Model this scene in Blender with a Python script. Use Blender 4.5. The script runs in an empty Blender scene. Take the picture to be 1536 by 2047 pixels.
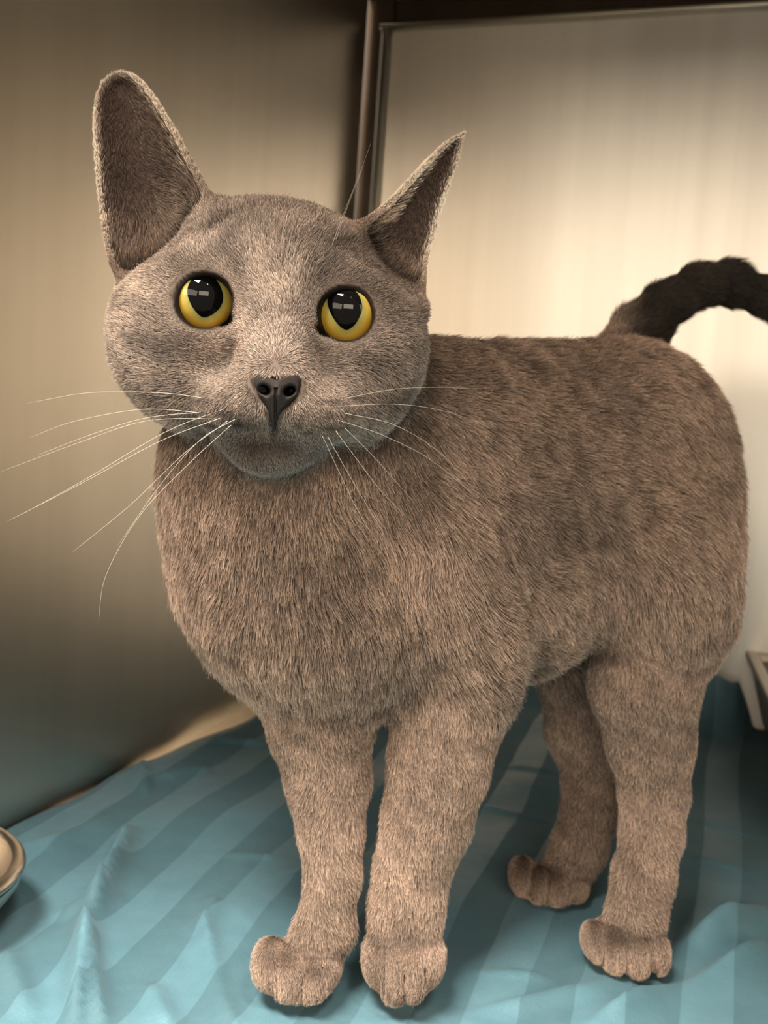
import bpy, math, random
import numpy as np
from mathutils import Vector, Matrix
rng = np.random.default_rng(7); random.seed(7)
SC = bpy.context.scene
COL = SC.collection

# ------------------------------------------------------------------ camera
F, PITCH, ROLL, CH = 2100.0, math.radians(6), math.radians(4), 24.0     # focal (px), tilt, roll, camera height (cm)
cr, sr, ct, st = math.cos(ROLL), math.sin(ROLL), math.cos(PITCH), math.sin(PITCH)
R0, U0, F0 = np.array([1, 0, 0.]), np.array([0, st, ct]), np.array([0, ct, -st])
VR = cr * R0 + sr * U0                                                  # picture right in world space
VD = sr * R0 - cr * U0                                                  # picture down
VF = F0
def at(x, y, d):
    """point (cm) seen at pixel x,y of the 1536x2047 frame at depth d (cm along the optical axis)"""
    return np.array([0, 0, CH]) + d * (VF + VR * (x - 768) / F + VD * (y - 1023.5) / F)
def ray(x, y): return VF + VR * (x - 768) / F + VD * (y - 1023.5) / F
def ground(x, y, z=0.0):
    r = ray(x, y); return np.array([0, 0, CH]) + r * ((z - CH) / r[2])
def proj(P):
    q = P - np.array([0, 0, CH]); d = q @ VF
    return 768 + F * (q @ VR) / d, 1023.5 + F * (q @ VD) / d, d
cam = bpy.data.cameras.new('camera'); camo = bpy.data.objects.new('camera', cam); COL.objects.link(camo)
cam.sensor_fit = 'VERTICAL'; cam.sensor_height = 36; cam.sensor_width = 27; cam.lens = F / 2047 * 36
cam.clip_start = 0.01
M = Matrix.Identity(4)
for i in range(3):
    M[i][0], M[i][1], M[i][2] = VR[i], -VD[i], -VF[i]
M[2][3] = CH * 0.01
camo.matrix_world = M
cam.dof.use_dof = True; cam.dof.focus_distance = 0.352; cam.dof.aperture_fstop = 17
SC.camera = camo

# ------------------------------------------------------------------ world, lamps of the room and an added fill lamp, exposure
W = bpy.data.worlds.new('room'); SC.world = W; W.use_nodes = True
W.node_tree.nodes['Background'].inputs[0].default_value = (1.0, 0.86, 0.70, 1)
W.node_tree.nodes['Background'].inputs[1].default_value = 0.25
def area(name, loc, target, sx, sy, watts, col):
    l = bpy.data.lights.new(name, 'AREA'); l.shape = 'RECTANGLE'; l.size = sx; l.size_y = sy; l.energy = watts; l.color = col
    o = bpy.data.objects.new(name, l); COL.objects.link(o); o.location = loc
    o.rotation_euler = (Vector(target) - Vector(loc)).to_track_quat('-Z', 'Y').to_euler(); return o
WARM, WHITE = (1.0, 0.86, 0.68), (1.0, 0.92, 0.80)
area('ceiling_or_fill_lamp', (-0.60, -0.16, 1.60), (-0.1, 0.35, 0.1), 0.9, 0.30, 66, WHITE)      # two lamps over the aisle, the third farther down the room
area('ceiling_or_fill_lamp', (0.62, -0.22, 1.60), (0.1, 0.35, 0.1), 0.9, 0.30, 66, WHITE)
area('ceiling_or_fill_lamp', (-2.45, -2.55, 1.45), (0.0, 0.5, 0.3), 3.8, 1.2, 56, WARM)
area('ceiling_or_fill_lamp', (0.55, -3.0, 1.40), (0.0, 0.5, 0.3), 2.0, 0.9, 36, WARM)  # fill lamp added to brighten the left wall and the cat's front
SC.view_settings.view_transform = 'Standard'; SC.view_settings.look = 'None'
SC.view_settings.exposure = 0.62; SC.view_settings.gamma = 1; SC.view_settings.use_curve_mapping = False

SC.cycles.max_bounces = 6; SC.cycles.diffuse_bounces = 3; SC.cycles.glossy_bounces = 4; SC.cycles.transmission_bounces = 3
SC.cycles.caustics_reflective = False; SC.cycles.caustics_refractive = False
HAIR_DENSITY = 1.0
# ------------------------------------------------------------------ helpers
def tag(o, label=None, cat=None, group=None, kind=None):
    if label: o['label'] = label
    if cat: o['category'] = cat
    if group: o['group'] = group
    if kind: o['kind'] = kind
    return o
def mesh(name, V, Fc, mat, parent=None, smooth=True):
    me = bpy.data.meshes.new(name); V = np.asarray(V, float) * 0.01
    me.from_pydata(V.tolist(), [], [list(map(int, f)) for f in Fc])
    if smooth: me.polygons.foreach_set('use_smooth', [True] * len(me.polygons))
    me.update()
    if mat: me.materials.append(mat)
    o = bpy.data.objects.new(name, me); COL.objects.link(o)
    if parent: o.parent = parent
    return o
class G:
    """small geometry collector (cm)"""
    def __init__(s): s.v, s.f = [], []
    def add(s, v, f):
        b = len(s.v); s.v += [tuple(x) for x in v]; s.f += [[i + b for i in q] for q in f]; return s
    def box(s, o, a, b, c):
        o, a, b, c = map(np.asarray, (o, a, b, c))
        v = [o, o + a, o + a + b, o + b, o + c, o + a + c, o + a + b + c, o + b + c]
        return s.add(v, [[3, 2, 1, 0], [4, 5, 6, 7], [0, 1, 5, 4], [1, 2, 6, 5], [2, 3, 7, 6], [3, 0, 4, 7]])
    def tube(s, pts, rad, n=6):
        pts = [np.asarray(p, float) for p in pts]; rings = []
        for i, p in enumerate(pts):
            t = pts[min(i + 1, len(pts) - 1)] - pts[max(i - 1, 0)]; t /= np.linalg.norm(t) + 1e-9
            a = np.cross(t, [0.3, 0.2, 1]); a /= np.linalg.norm(a); b = np.cross(t, a)
            r = rad[i] if hasattr(rad, '__len__') else rad
            rings += [p + r * (a * math.cos(k * 2 * math.pi / n) + b * math.sin(k * 2 * math.pi / n)) for k in range(n)]
        f = [[i * n + k, i * n + (k + 1) % n, (i + 1) * n + (k + 1) % n, (i + 1) * n + k] for i in range(len(pts) - 1) for k in range(n)]
        f += [list(range(n))[::-1], [(len(pts) - 1) * n + k for k in range(n)]]
        return s.add(rings, f)
    def lathe(s, c, prof, n=64):
        c = np.asarray(c); v = []; m = len(prof)
        for k in range(n):
            a = 2 * math.pi * k / n
            v += [c + np.array([r * math.cos(a), r * math.sin(a), z]) for r, z in prof]
        f = [[k * m + i, ((k + 1) % n) * m + i, ((k + 1) % n) * m + i + 1, k * m + i + 1] for k in range(n) for i in range(m - 1)]
        return s.add(v, f)
    def obj(s, name, mat, parent=None, smooth=False, bevel=0):
        o = mesh(name, s.v, s.f, mat, parent, smooth)
        if bevel:
            b = o.modifiers.new('bevel', 'BEVEL'); b.width = bevel * 0.01; b.segments = 3; b.limit_method = 'ANGLE'
        return o
def newmat(name):
    m = bpy.data.materials.new(name); m.use_nodes = True
    return m, m.node_tree.nodes, m.node_tree.links, m.node_tree.nodes['Principled BSDF']
def sv(n, k, v): n.inputs[k].default_value = v
def noise(N, L, scale, vec=None, detail=4, rough=0.55, mapping=None):
    t = N.new('ShaderNodeTexNoise'); sv(t, 'Scale', scale); sv(t, 'Detail', detail); sv(t, 'Roughness', rough)
    if mapping is not None:
        tc = N.new('ShaderNodeTexCoord'); mp = N.new('ShaderNodeMapping'); sv(mp, 'Scale', mapping)
        L.new(tc.outputs['Object'], mp.inputs[0]); L.new(mp.outputs[0], t.inputs['Vector'])
    elif vec is not None: L.new(vec, t.inputs['Vector'])
    return t
def ramp(N, L, fac, stops):
    r = N.new('ShaderNodeValToRGB'); e = r.color_ramp.elements
    while len(e) < len(stops): e.new(0.5)
    for q, (p, c) in zip(e, stops): q.position = p; q.color = (*c, 1)
    L.new(fac, r.inputs[0]); return r

# ------------------------------------------------------------------ materials of the cage
def steel(name, base, rough, aniso, mapping, bump=0.02, var=0.06):
    m, N, L, b = newmat(name)
    sv(b, 'Metallic', 1.0); sv(b, 'Anisotropic', aniso)
    tg = N.new('ShaderNodeTangent'); tg.direction_type = 'RADIAL'; tg.axis = 'Z'
    L.new(tg.outputs[0], b.inputs['Tangent']); sv(b, 'Anisotropic Rotation', 0.25)
    n = noise(N, L, 1.0, mapping=mapping, detail=6)
    lo = [max(0, c - var) for c in base]; hi = [min(1, c + var) for c in base]
    r = ramp(N, L, n.outputs['Fac'], [(0.3, lo), (0.7, hi)]); L.new(r.outputs[0], b.inputs['Base Color'])
    n2 = noise(N, L, 2.2, mapping=(1, 1, 1), detail=3)
    mr = N.new('ShaderNodeMapRange'); sv(mr, 'To Min', rough - 0.05); sv(mr, 'To Max', rough + 0.06)
    L.new(n2.outputs['Fac'], mr.inputs[0]); L.new(mr.outputs[0], b.inputs['Roughness'])
    bp = N.new('ShaderNodeBump'); sv(bp, 'Strength', bump); sv(bp, 'Distance', 0.001)
    L.new(n.outputs['Fac'], bp.inputs['Height']); L.new(bp.outputs[0], b.inputs['Normal'])
    return m
M_WALL = steel('brushed_steel', (0.74, 0.69, 0.62), 0.33, 0.75, (45, 45, 1.2), 0.004, 0.05)
M_WALL2 = steel('satin_steel', (0.78, 0.71, 0.62), 0.31, 0.5, (45, 45, 1.2), 0.004, 0.03)
M_BEAD = steel('bright_steel', (0.80, 0.74, 0.64), 0.25, 0.0, (30, 30, 30), 0, .01)
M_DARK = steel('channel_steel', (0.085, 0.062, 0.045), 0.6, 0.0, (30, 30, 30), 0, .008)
M_CEIL = steel('ceiling_steel', (0.48, 0.43, 0.37), 0.38, 0.3, (60, 60, 60), .004)
M_FLOOR = steel('floor_steel', (0.78, 0.70, 0.58), 0.35, 0.2, (40, 40, 40))
M_BOWL = steel('bowl_steel', (0.50, 0.45, 0.39), 0.30, 0.2, (60, 60, 60))

# ------------------------------------------------------------------ the cage
YAW = math.radians(20)
ED = np.array([math.sin(YAW), math.cos(YAW), 0.]); EU = np.array([math.cos(YAW), -math.sin(YAW), 0.]); EZ = np.array([0, 0, 1.])
CORNER = np.array([-4.4, 96.0, 0.])                     # back left corner of the cage
FZ, TOP, WID, DEP = -0.9, 56.5, 78.0, 74.0
def cg(u, v, z=0.0): return CORNER + EU * u - ED * v + EZ * z          # u to the right, v towards the door
def struct(g, name, mat, **k): return tag(g.obj(name, mat, **k), kind='structure')
struct(G().box(cg(-2, DEP, FZ - 1), EU * (WID + 4), ED * (DEP + 2), EZ * 1.0), 'floor', M_FLOOR)
struct(G().box(cg(-0.4, DEP, FZ), EU * 0.4, ED * (DEP - 0.2), EZ * (TOP - FZ + 2.6)), 'wall_left', M_WALL2)
struct(G().box(cg(1.55, -0.4, FZ), EU * (WID - 1.55), ED * 0.4, EZ * (TOP - FZ)), 'wall_back', M_WALL)
struct(G().box(cg(WID, DEP, FZ), EU * 0.4, ED * DEP, EZ * (TOP - FZ + 2.6)), 'wall_right', M_WALL)
struct(G().box(cg(-0.4, DEP, TOP + 2.6), EU * (WID + 0.8), ED * (DEP + 1.5), EZ * 0.4), 'ceiling', M_CEIL)
# corner: a recessed dark channel with a rounded bright flange, the same along the top of the back wall
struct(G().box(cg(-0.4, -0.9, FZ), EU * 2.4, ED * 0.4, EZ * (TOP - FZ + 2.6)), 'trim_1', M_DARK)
struct(G().tube([cg(1.70, -0.05, FZ), cg(1.70, -0.05, TOP - 0.3)], 0.38, 16), 'trim_2', M_BEAD, smooth=True)
struct(G().tube([cg(1.2, -0.05, TOP - 0.1), cg(WID, -0.05, TOP - 0.1)], 0.30, 16), 'trim_3', M_BEAD, smooth=True)
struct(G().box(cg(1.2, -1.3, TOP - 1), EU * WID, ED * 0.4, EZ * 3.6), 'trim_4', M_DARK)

# ------------------------------------------------------------------ bedsheet
def sheet_material():
    m, N, L, b = newmat('striped_teal_cotton')
    uv = N.new('ShaderNodeUVMap'); uv.uv_map = 'UVMap'
    sep = N.new('ShaderNodeSeparateXYZ'); L.new(uv.outputs[0], sep.inputs[0])
    nz = noise(N, L, 14, mapping=(1, 1, 1), detail=3)
    wob = N.new('ShaderNodeMath'); wob.operation = 'MULTIPLY_ADD'; L.new(nz.outputs['Fac'], wob.inputs[0]); wob.inputs[1].default_value = 0.06
    L.new(sep.outputs[0], wob.inputs[2])
    fr = N.new('ShaderNodeMath'); fr.operation = 'FRACT'; L.new(wob.outputs[0], fr.inputs[0])
    st_ = ramp(N, L, fr.outputs[0], [(0.0, (0, 0, 0)), (0.015, (1, 1, 1)), (0.50, (1, 1, 1)), (0.515, (0, 0, 0))])
    fine = noise(N, L, 60, mapping=(1, 1, 1), detail=6, rough=0.7)
    cA = ramp(N, L, fine.outputs['Fac'], [(0.3, (0.056, 0.132, 0.166)), (0.7, (0.076, 0.162, 0.198))])
    cB = ramp(N, L, fine.outputs['Fac'], [(0.3, (0.086, 0.190, 0.238)), (0.7, (0.112, 0.228, 0.280))])
    mx = N.new('ShaderNodeMix'); mx.data_type = 'RGBA'
    L.new(st_.outputs[0], mx.inputs[0]); L.new(cA.outputs[0], mx.inputs[6]); L.new(cB.outputs[0], mx.inputs[7])
    L.new(mx.outputs[2], b.inputs['Base Color'])
    mr = N.new('ShaderNodeMapRange'); sv(mr, 'To Min', 0.72); sv(mr, 'To Max', 0.5); L.new(st_.outputs[0], mr.inputs[0]); L.new(mr.outputs[0], b.inputs['Roughness'])
    sv(b, 'Sheen Weight', 0.15); sv(b, 'Sheen Roughness', 0.5); sv(b, 'Sheen Tint', (0.7, 0.9, 1, 1))
    n2 = noise(N, L, 900, mapping=(1, 1, 1), detail=2); n3 = noise(N, L, 45, mapping=(1, 1, 1), detail=4)
    ad = N.new('ShaderNodeMath'); ad.operation = 'MULTIPLY_ADD'; L.new(n3.outputs['Fac'], ad.inputs[0]); ad.inputs[1].default_value = 5.0; L.new(n2.outputs['Fac'], ad.inputs[2])
    bp = N.new('ShaderNodeBump'); sv(bp, 'Strength', 0.35); sv(bp, 'Distance', 0.0006); L.new(ad.outputs[0], bp.inputs['Height']); L.new(bp.outputs[0], b.inputs['Normal'])
    return m
PAWS = [(590, 1950), (800, 1955), (1250, 1905), (1085, 1775)]
PAWG = [ground(*p) for p in PAWS]
def ridge(P, a, b, h, w, sharp=1.0):
    """a cloth fold along the ground line a-b (pixels), height h, half width w (cm)"""
    A, B = ground(*a)[:2], ground(*b)[:2]; d = B - A; n = np.linalg.norm(d); d /= n
    q = P - A; s = q @ d; e = np.abs(q @ np.array([-d[1], d[0]]))
    end = np.clip(np.minimum(s, n - s) / (0.34 * n) + 0.30, 0, 1); end = end * end * (3 - 2 * end)
    return h * end * np.exp(-(e / w) ** (1.3 if sharp > 1 else 2))
BOWL_C = ground(-222, 1735, 2.9)
TRAY_A = ground(1491, 1297, 6.0); TRAY_D = (TRAY_A - ground(1540, 1402, 6.0)); TRAY_D = TRAY_D / np.linalg.norm(TRAY_D)
def sheet_height(P):
    X, Y = P[:, 0], P[:, 1]
    z = 0.10 * np.sin(X * .45 + Y * .21) + 0.09 * np.sin(X * .23 - Y * .5 + 1) + .05 * np.sin(X * 1.1 + 2 * np.sin(Y * .3)) + .05 * np.sin(Y * .9 + 1.5 * np.sin(X * .4))
    F_ = [((262, 1660), (172, 1860), 1.5, .75, 2), ((170, 1850), (146, 2060), 1.6, .70, 2), ((172, 1880), (205, 2060), .9, .5, 2), ((215, 1790), (120, 1840), .5, .9, 1),
          ((430, 1800), (400, 1870), .45, .45, 2), ((405, 1850), (465, 2060), .9, .6, 2), ((300, 1960), (340, 2060), .4, .7, 1),
          ((1140, 2000), (1536, 1820), 1.1, 1.1, 1), ((1180, 2060), (1560, 1900), 1.3, 1.0, 2), ((900, 2030), (1180, 1990), .4, .6, 1),
          ((1350, 1900), (1480, 1850), .4, .6, 1), ((960, 1610), (1110, 1640), .22, .5, 1), ((1010, 1530), (1140, 1560), .22, .4, 1), ((1390, 1640), (1536, 1680), .25, .5, 1),
          ((1380, 1720), (1536, 1760), .25, .5, 2), ((285, 1520), (290, 1590), .5, .6, 1), ((300, 1560), (420, 1540), .45, .8, 1), ((420, 1480), (540, 1490), .4, .7, 1),
          ((560, 1760), (740, 1700), .2, .5, 1), ((440, 1710), (560, 1720), .25, .6, 1), ((930, 1940), (1100, 1960), .25, .5, 1), ((1430, 1380), (1536, 1440), .7, 1.6, 1),
          ((1405, 1350), (1490, 1330), 1.6, 2.2, 1), ((60, 1700), (230, 1640), .35, 1.0, 1), ((0, 1900), (60, 2040), .4, .8, 1), ((700, 2040), (980, 2045), .35, .8, 1)]
    for a, b, h, w, s in F_: z = z + 1.0 * ridge(P, a, b, h, w * .62, s)
    c = BOWL_C; r = np.hypot(X - c[0], Y - c[1]); z = z * np.clip((r - 4.6) / 1.5, 0, 1)
    q = P - TRAY_A[:2]; uu = q @ np.array([TRAY_D[1], -TRAY_D[0]]); vv = -(q @ TRAY_D[:2])
    z = z * np.clip(np.maximum.reduce([-uu - 0, -vv - 0, np.zeros(len(uu))]) / 1.2, 0, 1)
    for g in PAWG:
        r2 = (X - g[0]) ** 2 + (Y - g[1]) ** 2
        z = z * (1 - np.exp(-(r2 / 17.0) ** 2)) - 0.07 * np.exp(-(r2 / 15.0) ** 2)
    return z
def build_sheet():
    nu, nv = 260, 330
    us = np.linspace(0.0, 1.0, nu); vs = np.linspace(0.0, 1.0, nv)
    UU, VV = np.meshgrid(us, vs, indexing='ij')
    v = 0.9 + VV * (DEP - 2.5)                                           # from the back wall to the door
    left = np.interp(v, [0, 9, 17, 26, 33, 80], [2.6, 2.4, 1.9, 0.9, 0.25, 0.2])   # the cloth pulls away from the left wall towards the back
    u = left + UU * (WID - 1.0 - left) + 0.15 * np.sin(v * .7)
    P = CORNER[:2] + u[..., None] * EU[:2] - v[..., None] * ED[:2]
    Pf = P.reshape(-1, 2); z = sheet_height(Pf)
    uf, vf, UUf = u.ravel(), v.ravel(), UU.ravel()
    z += (1.0 * np.clip((uf - 8) / 14, 0, 1) + 3.0 * np.clip((uf - 26) / 6, 0, 1) * (1 + .12 * np.sin(uf * 1.7))) * np.exp(-((vf - 0.9) / 2.8) ** 2) * np.clip((37.8 - uf) / 1.5, 0, 1)    # bunched up against the back wall
    z += 0.5 * np.exp(-((uf - left.ravel()) / 1.2) ** 2) * np.clip((vf - 28) / 10, 0, 1)
    edge = np.minimum.reduce([UUf * 40, (1 - UUf) * 40, (1 - VV.ravel()) * 60 + .2]); z = np.where(edge < 1, FZ + 0.06 + (z - FZ - .06) * np.clip(edge, 0, 1) ** .5, z)
    V = np.c_[Pf, np.maximum(z, FZ + 0.05)]
    idx = np.arange(nu * nv).reshape(nu, nv)
    Fq = np.stack([idx[:-1, :-1], idx[1:, :-1], idx[1:, 1:], idx[:-1, 1:]], -1).reshape(-1, 4)[:, ::-1]
    o = mesh('bedsheet', V, Fq, sheet_material())
    sa = math.radians(16.5); s = (Pf[:, 0] * math.cos(sa) - Pf[:, 1] * math.sin(sa) - .0016 * (Pf[:, 0] + 4) * (Pf[:, 1] - 60)) / 4.3 + .47
    s += 0.05 * np.sin(Pf[:, 1] * .16 + Pf[:, 0] * .1) + z * 0.03
    me = o.data; uvl = me.uv_layers.new(name='UVMap'); li = np.empty(len(me.loops), np.int32); me.loops.foreach_get('vertex_index', li)
    uvs = np.c_[s, vf / 10][li]; uvl.data.foreach_set('uv', uvs.ravel().astype(np.float32))
    so = o.modifiers.new('thickness', 'SOLIDIFY'); so.thickness = 0.0008; so.offset = -1
    tag(o, 'wrinkled teal cotton bedsheet with tonal stripes spread under the cat', 'bedsheet')
build_sheet()

# ------------------------------------------------------------------ bowl at the left edge and litter tray in the back right corner
def build_bowl():
    c = BOWL_C; R = 5.5
    root = bpy.data.objects.new('food_bowl', None); COL.objects.link(root); root.location = (c[0] * .01, c[1] * .01, 0.0015)
    z = 2.9
    body = [(R - .55, z - .12), (R - .75, z - .6), (R - 1.0, z - 1.1), (R - 1.5, z - 1.9), (R - 2.6, .55), (0.01, .45)]
    out = [(R - .1, z - .45), (R - .2, z - .9), (R - .5, z - 1.3), (R - 1.0, z - 2.0), (R - 1.5, .4), (R - 1.6, .15), (0.01, .12)]
    rim = [(R - .62, z - .2), (R - .60, z + .02), (R - .45, z + .12), (R - .15, z + .06), (R, z - .1), (R + .02, z - .25), (R - .08, z - .38), (R - .25, z - .35)]
    for nm, pr in (('inner_shell', body), ('outer_shell', out), ('rim', rim)):
        o = G().lathe((0, 0, 0), pr, 96).obj(nm, M_BOWL, root, smooth=True)
    tag(root, 'stainless steel food bowl cut off by the left edge of the picture', 'bowl')
build_bowl()
def build_tray():
    m, N, L, b = newmat('beige_plastic'); n = noise(N, L, 30, mapping=(1, 1, 1))
    r = ramp(N, L, n.outputs['Fac'], [(0.3, (0.62, 0.50, 0.36)), (0.7, (0.70, 0.58, 0.43))]); L.new(r.outputs[0], b.inputs['Base Color']); sv(b, 'Roughness', 0.35)
    m2, N2, L2, b2 = newmat('clay_litter'); n2 = noise(N2, L2, 400, mapping=(1, 1, 1))
    r2 = ramp(N2, L2, n2.outputs['Fac'], [(0.3, (0.04, 0.035, 0.025)), (0.7, (0.10, 0.085, 0.06))]); L2.new(r2.outputs[0], b2.inputs['Base Color'])
    z = 6.0
    A = ground(1491, 1297, z); B = ground(1540, 1402, z); d = (A - B)[:2]; d /= np.linalg.norm(d); dd = np.array([*d, 0]); uu = np.array([d[1], -d[0], 0])
    root = bpy.data.objects.new('litter_tray', None); COL.objects.link(root); root.location = (A[0] * .01, A[1] * .01, 0.0)
    A = np.array([0, 0, z]); ln, wd, rw, h = 30, 20, .8, z - 0.5
    q = lambda u, v, zz: A + uu * u - dd * v + EZ * (zz - z)
    def ring(o, w, zz): return [q(o, o, zz), q(wd - o, o, zz), q(wd - o, ln - o, zz), q(o, ln - o, zz)]
    rings = [ring(0, 0, z - .5), ring(0, 0, z), ring(rw, 0, z), ring(rw + .15, 0, z - .3)]
    v = [p for r_ in rings for p in r_]; f = [[k * 4 + i, k * 4 + (i + 1) % 4, (k + 1) * 4 + (i + 1) % 4, (k + 1) * 4 + i] for k in range(3) for i in range(4)]
    G().add(v, f).obj('rim', m, root, bevel=0.12)
    rings = [ring(rw * .3, 0, z - .3), ring(rw + .9, 0, 0.5), ring(rw + 1.1, 0, .9), ring(rw + .2, 0, z - .25)]
    v = [p for r_ in rings for p in r_]; f = [[k * 4 + i, k * 4 + (i + 1) % 4, (k + 1) * 4 + (i + 1) % 4, (k + 1) * 4 + i] for k in range(3) for i in range(4)]
    f += [[4, 5, 6, 7], [8, 9, 10, 11]]
    G().add(v, f).obj('tub', m, root)
    L_ = G(); n_ = 22
    V = [q(rw + .45 + (wd - 2 * rw - .9) * i / n_, rw + .45 + (ln - 2 * rw - .9) * j / n_, 5.35 + .15 * math.sin(i * 1.3) * math.cos(j * 1.1)) for i in range(n_ + 1) for j in range(n_ + 1)]
    Fq = [[i * (n_ + 1) + j, i * (n_ + 1) + j + 1, (i + 1) * (n_ + 1) + j + 1, (i + 1) * (n_ + 1) + j] for i in range(n_) for j in range(n_)]
    tag(L_.add(V, Fq).obj('litter', m2, root, smooth=True), kind='stuff')
    tag(root, 'beige litter tray in the back right corner, cut off by the picture edge', 'litter tray')
build_tray()

# ------------------------------------------------------------------ the cat: one implicit surface, meshed on a graded grid
def graded(lo, hi, zones, coarse):
    """grid lines from lo to hi; zones = [(a, b, step)] are finer"""
    out = [lo]
    while out[-1] < hi:
        x = out[-1]; h = coarse
        for a, b, s in zones:
            if a <= x < b: h = s
        out.append(x + h)
    return np.array(out, np.float32)
GX = graded(-13, 27, [(-12.2, 5.2, .1), (5.2, 15.6, .12)], .21)
GY = graded(31.5, 66, [(31.5, 44, .1), (44, 52.5, .13)], .21)
GZ = graded(-.4, 43, [(-.4, 4.2, .13), (24.5, 43, .1)], .22)
FLD = np.full((len(GX), len(GY), len(GZ)), 9.0, np.float32); LAB = np.zeros(FLD.shape, np.int8)
TORSO, HEAD, EAR, LEG, PAW, TAIL, MUZ = range(7)
PR = np.array([0, 0, CH])
def region(c, r):
    s = []
    for g, a, b in zip((GX, GY, GZ), c - r, c + r):
        i, j = np.searchsorted(g, a), np.searchsorted(g, b); s.append(slice(max(i - 1, 0), min(j + 1, len(g))))
    return tuple(s)
def grid(sl):
    return np.stack(np.meshgrid(GX[sl[0]], GY[sl[1]], GZ[sl[2]], indexing='ij'), -1)
def merge(sl, d, k, lab):
    a = FLD[sl]
    if lab >= 0:
        L_ = LAB[sl]; L_[d < a] = lab
    h = np.maximum(k - np.abs(a - d), 0) / k          # k may vary over the grid
    FLD[sl] = np.minimum(a, d) - h * h * k * 0.25
def carve(sl, d, k):
    a = FLD[sl]; h = np.maximum(k - np.abs(a + d), 0) / k
    FLD[sl] = np.maximum(a, -d) + h * h * k * 0.25
def axes(rot, yaw=0, tilt=0):
    a, b = math.radians(rot), math.radians(yaw)
    x = VR * math.cos(a) + VD * math.sin(a); y = -VR * math.sin(a) + VD * math.cos(a); z = VF
    x, z = x * math.cos(b) + z * math.sin(b), -x * math.sin(b) + z * math.cos(b)
    t = math.radians(tilt); y, z = y * math.cos(t) + z * math.sin(t), -y * math.sin(t) + z * math.cos(t)
    return np.stack([x, y, z])
def ell_d(P, c, A, r):
    q = (P - c) @ A.T; r = np.asarray(r, np.float32)
    k0 = np.linalg.norm(q / r, axis=-1); k1 = np.linalg.norm(q / (r * r), axis=-1) + 1e-6
    return (k0 * (k0 - 1) / k1).astype(np.float32)
def E(px, py, d, rx, ry, rd, lab, k=.8, rot=0, yaw=0, tilt=0, cut=False):
    """ellipsoid: centre by pixel and depth, half axes rx, ry in px at that depth, rd in cm"""
    c = at(px, py, d); r = (rx * d / F, ry * d / F, rd); A = axes(rot, yaw, tilt)
    sl = region(c, max(r) + k + .6); P = grid(sl).astype(np.float32)
    dd = ell_d(P, c.astype(np.float32), A.astype(np.float32), r)
    carve(sl, dd, k) if cut else merge(sl, dd, k, lab)
def C(pts, lab, k=.8):
    """chain of round cones: pts = [(px, py, depth, radius px)]"""
    J = [(at(x, y, d).astype(np.float32), r * d / F) for x, y, d, r in pts]
    for (a, ra), (b, rb) in zip(J[:-1], J[1:]):
        m = (a + b) / 2; sl = region(m, np.abs(b - a) / 2 + max(ra, rb) + k + .4); P = grid(sl).astype(np.float32)
        ab = b - a; t = np.clip(((P - a) @ ab) / (ab @ ab), 0, 1)
        dd = np.linalg.norm(P - a - t[..., None] * ab, axis=-1) - (ra + (rb - ra) * t)
        merge(sl, dd.astype(np.float32), k, lab)
# trunk
E(1265, 965, 52.5, 195, 275, 5.6, TORSO, 2, yaw=10)
E(1130, 975, 50.5, 200, 285, 5.4, TORSO, 2.5)
E(985, 990, 48.3, 200, 300, 5.3, TORSO, 2.5)
E(850, 1045, 46.0, 190, 320, 5.4, TORSO, 2.5)
E(700, 1150, 44.6, 220, 285, 5.2, TORSO, 2.5)
E(585, 1140, 43.6, 215, 255, 4.6, TORSO, 2)
C([(570, 780, 41.8, 205), (575, 960, 42.9, 230), (590, 1090, 43.8, 222)], TORSO, 1.6)
C([(700, 800, 42.5, 150), (850, 860, 45.5, 160)], TORSO, 2)
E(1045, 1190, 48.6, 140, 158, 4.2, TORSO, 2)                             # belly
E(905, 1210, 44.3, 130, 240, 3.6, TORSO, 1.6, rot=-14)                    # near shoulder
E(1300, 1130, 49.4, 165, 235, 4.6, TORSO, 1.8, rot=-6)                    # near haunch
E(1190, 1250, 53.5, 130, 180, 3.5, TORSO, 1.5)                            # far haunch
# front leg standing on the left of the picture
C([(610, 1300, 43.8, 130), (640, 1440, 43.8, 94), (656, 1560, 43.6, 72), (662, 1660, 43.2, 52), (665, 1750, 42.9, 42), (652, 1850, 42.7, 46), (625, 1905, 42.5, 52)], LEG, .9)
E(592, 1938, 42.2, 76, 48, 1.7, PAW, .5, rot=12)
for x, y, rx, ry, d in ((540, 1925, 34, 44, 41.9), (580, 1945, 36, 45, 41.5), (628, 1950, 38, 42, 41.6), (655, 1925, 26, 38, 42.2)):
    E(x, y, d, rx, ry, 1.3, PAW, .25)
# front leg on the right, stepping straight towards the viewer
C([(900, 1290, 44.4, 135), (895, 1410, 44.0, 104), (878, 1530, 43.7, 88), (854, 1640, 43.4, 76), (828, 1730, 43.2, 62), (815, 1810, 43.0, 60), (810, 1870, 42.7, 64)], LEG, .9)
E(808, 1920, 42.3, 76, 62, 1.8, PAW, .5)
for x, y, rx, ry, d in ((755, 1917, 27, 44, 42.2), (789, 1952, 29, 46, 41.6), (826, 1948, 29, 44, 41.6), (861, 1912, 25, 42, 42.2)):
    E(x, y, d, rx, ry, 1.3, PAW, .25)
for x, y, d, ln in ((770, 1950, 41.3, 36), (809, 1962, 41.0, 36), (848, 1948, 41.3, 34), (560, 1950, 41.2, 34), (606, 1966, 41.0, 34), (646, 1950, 41.3, 28)): E(x, y, d, 3.8, ln, .95, PAW, .10, cut=True)
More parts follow.
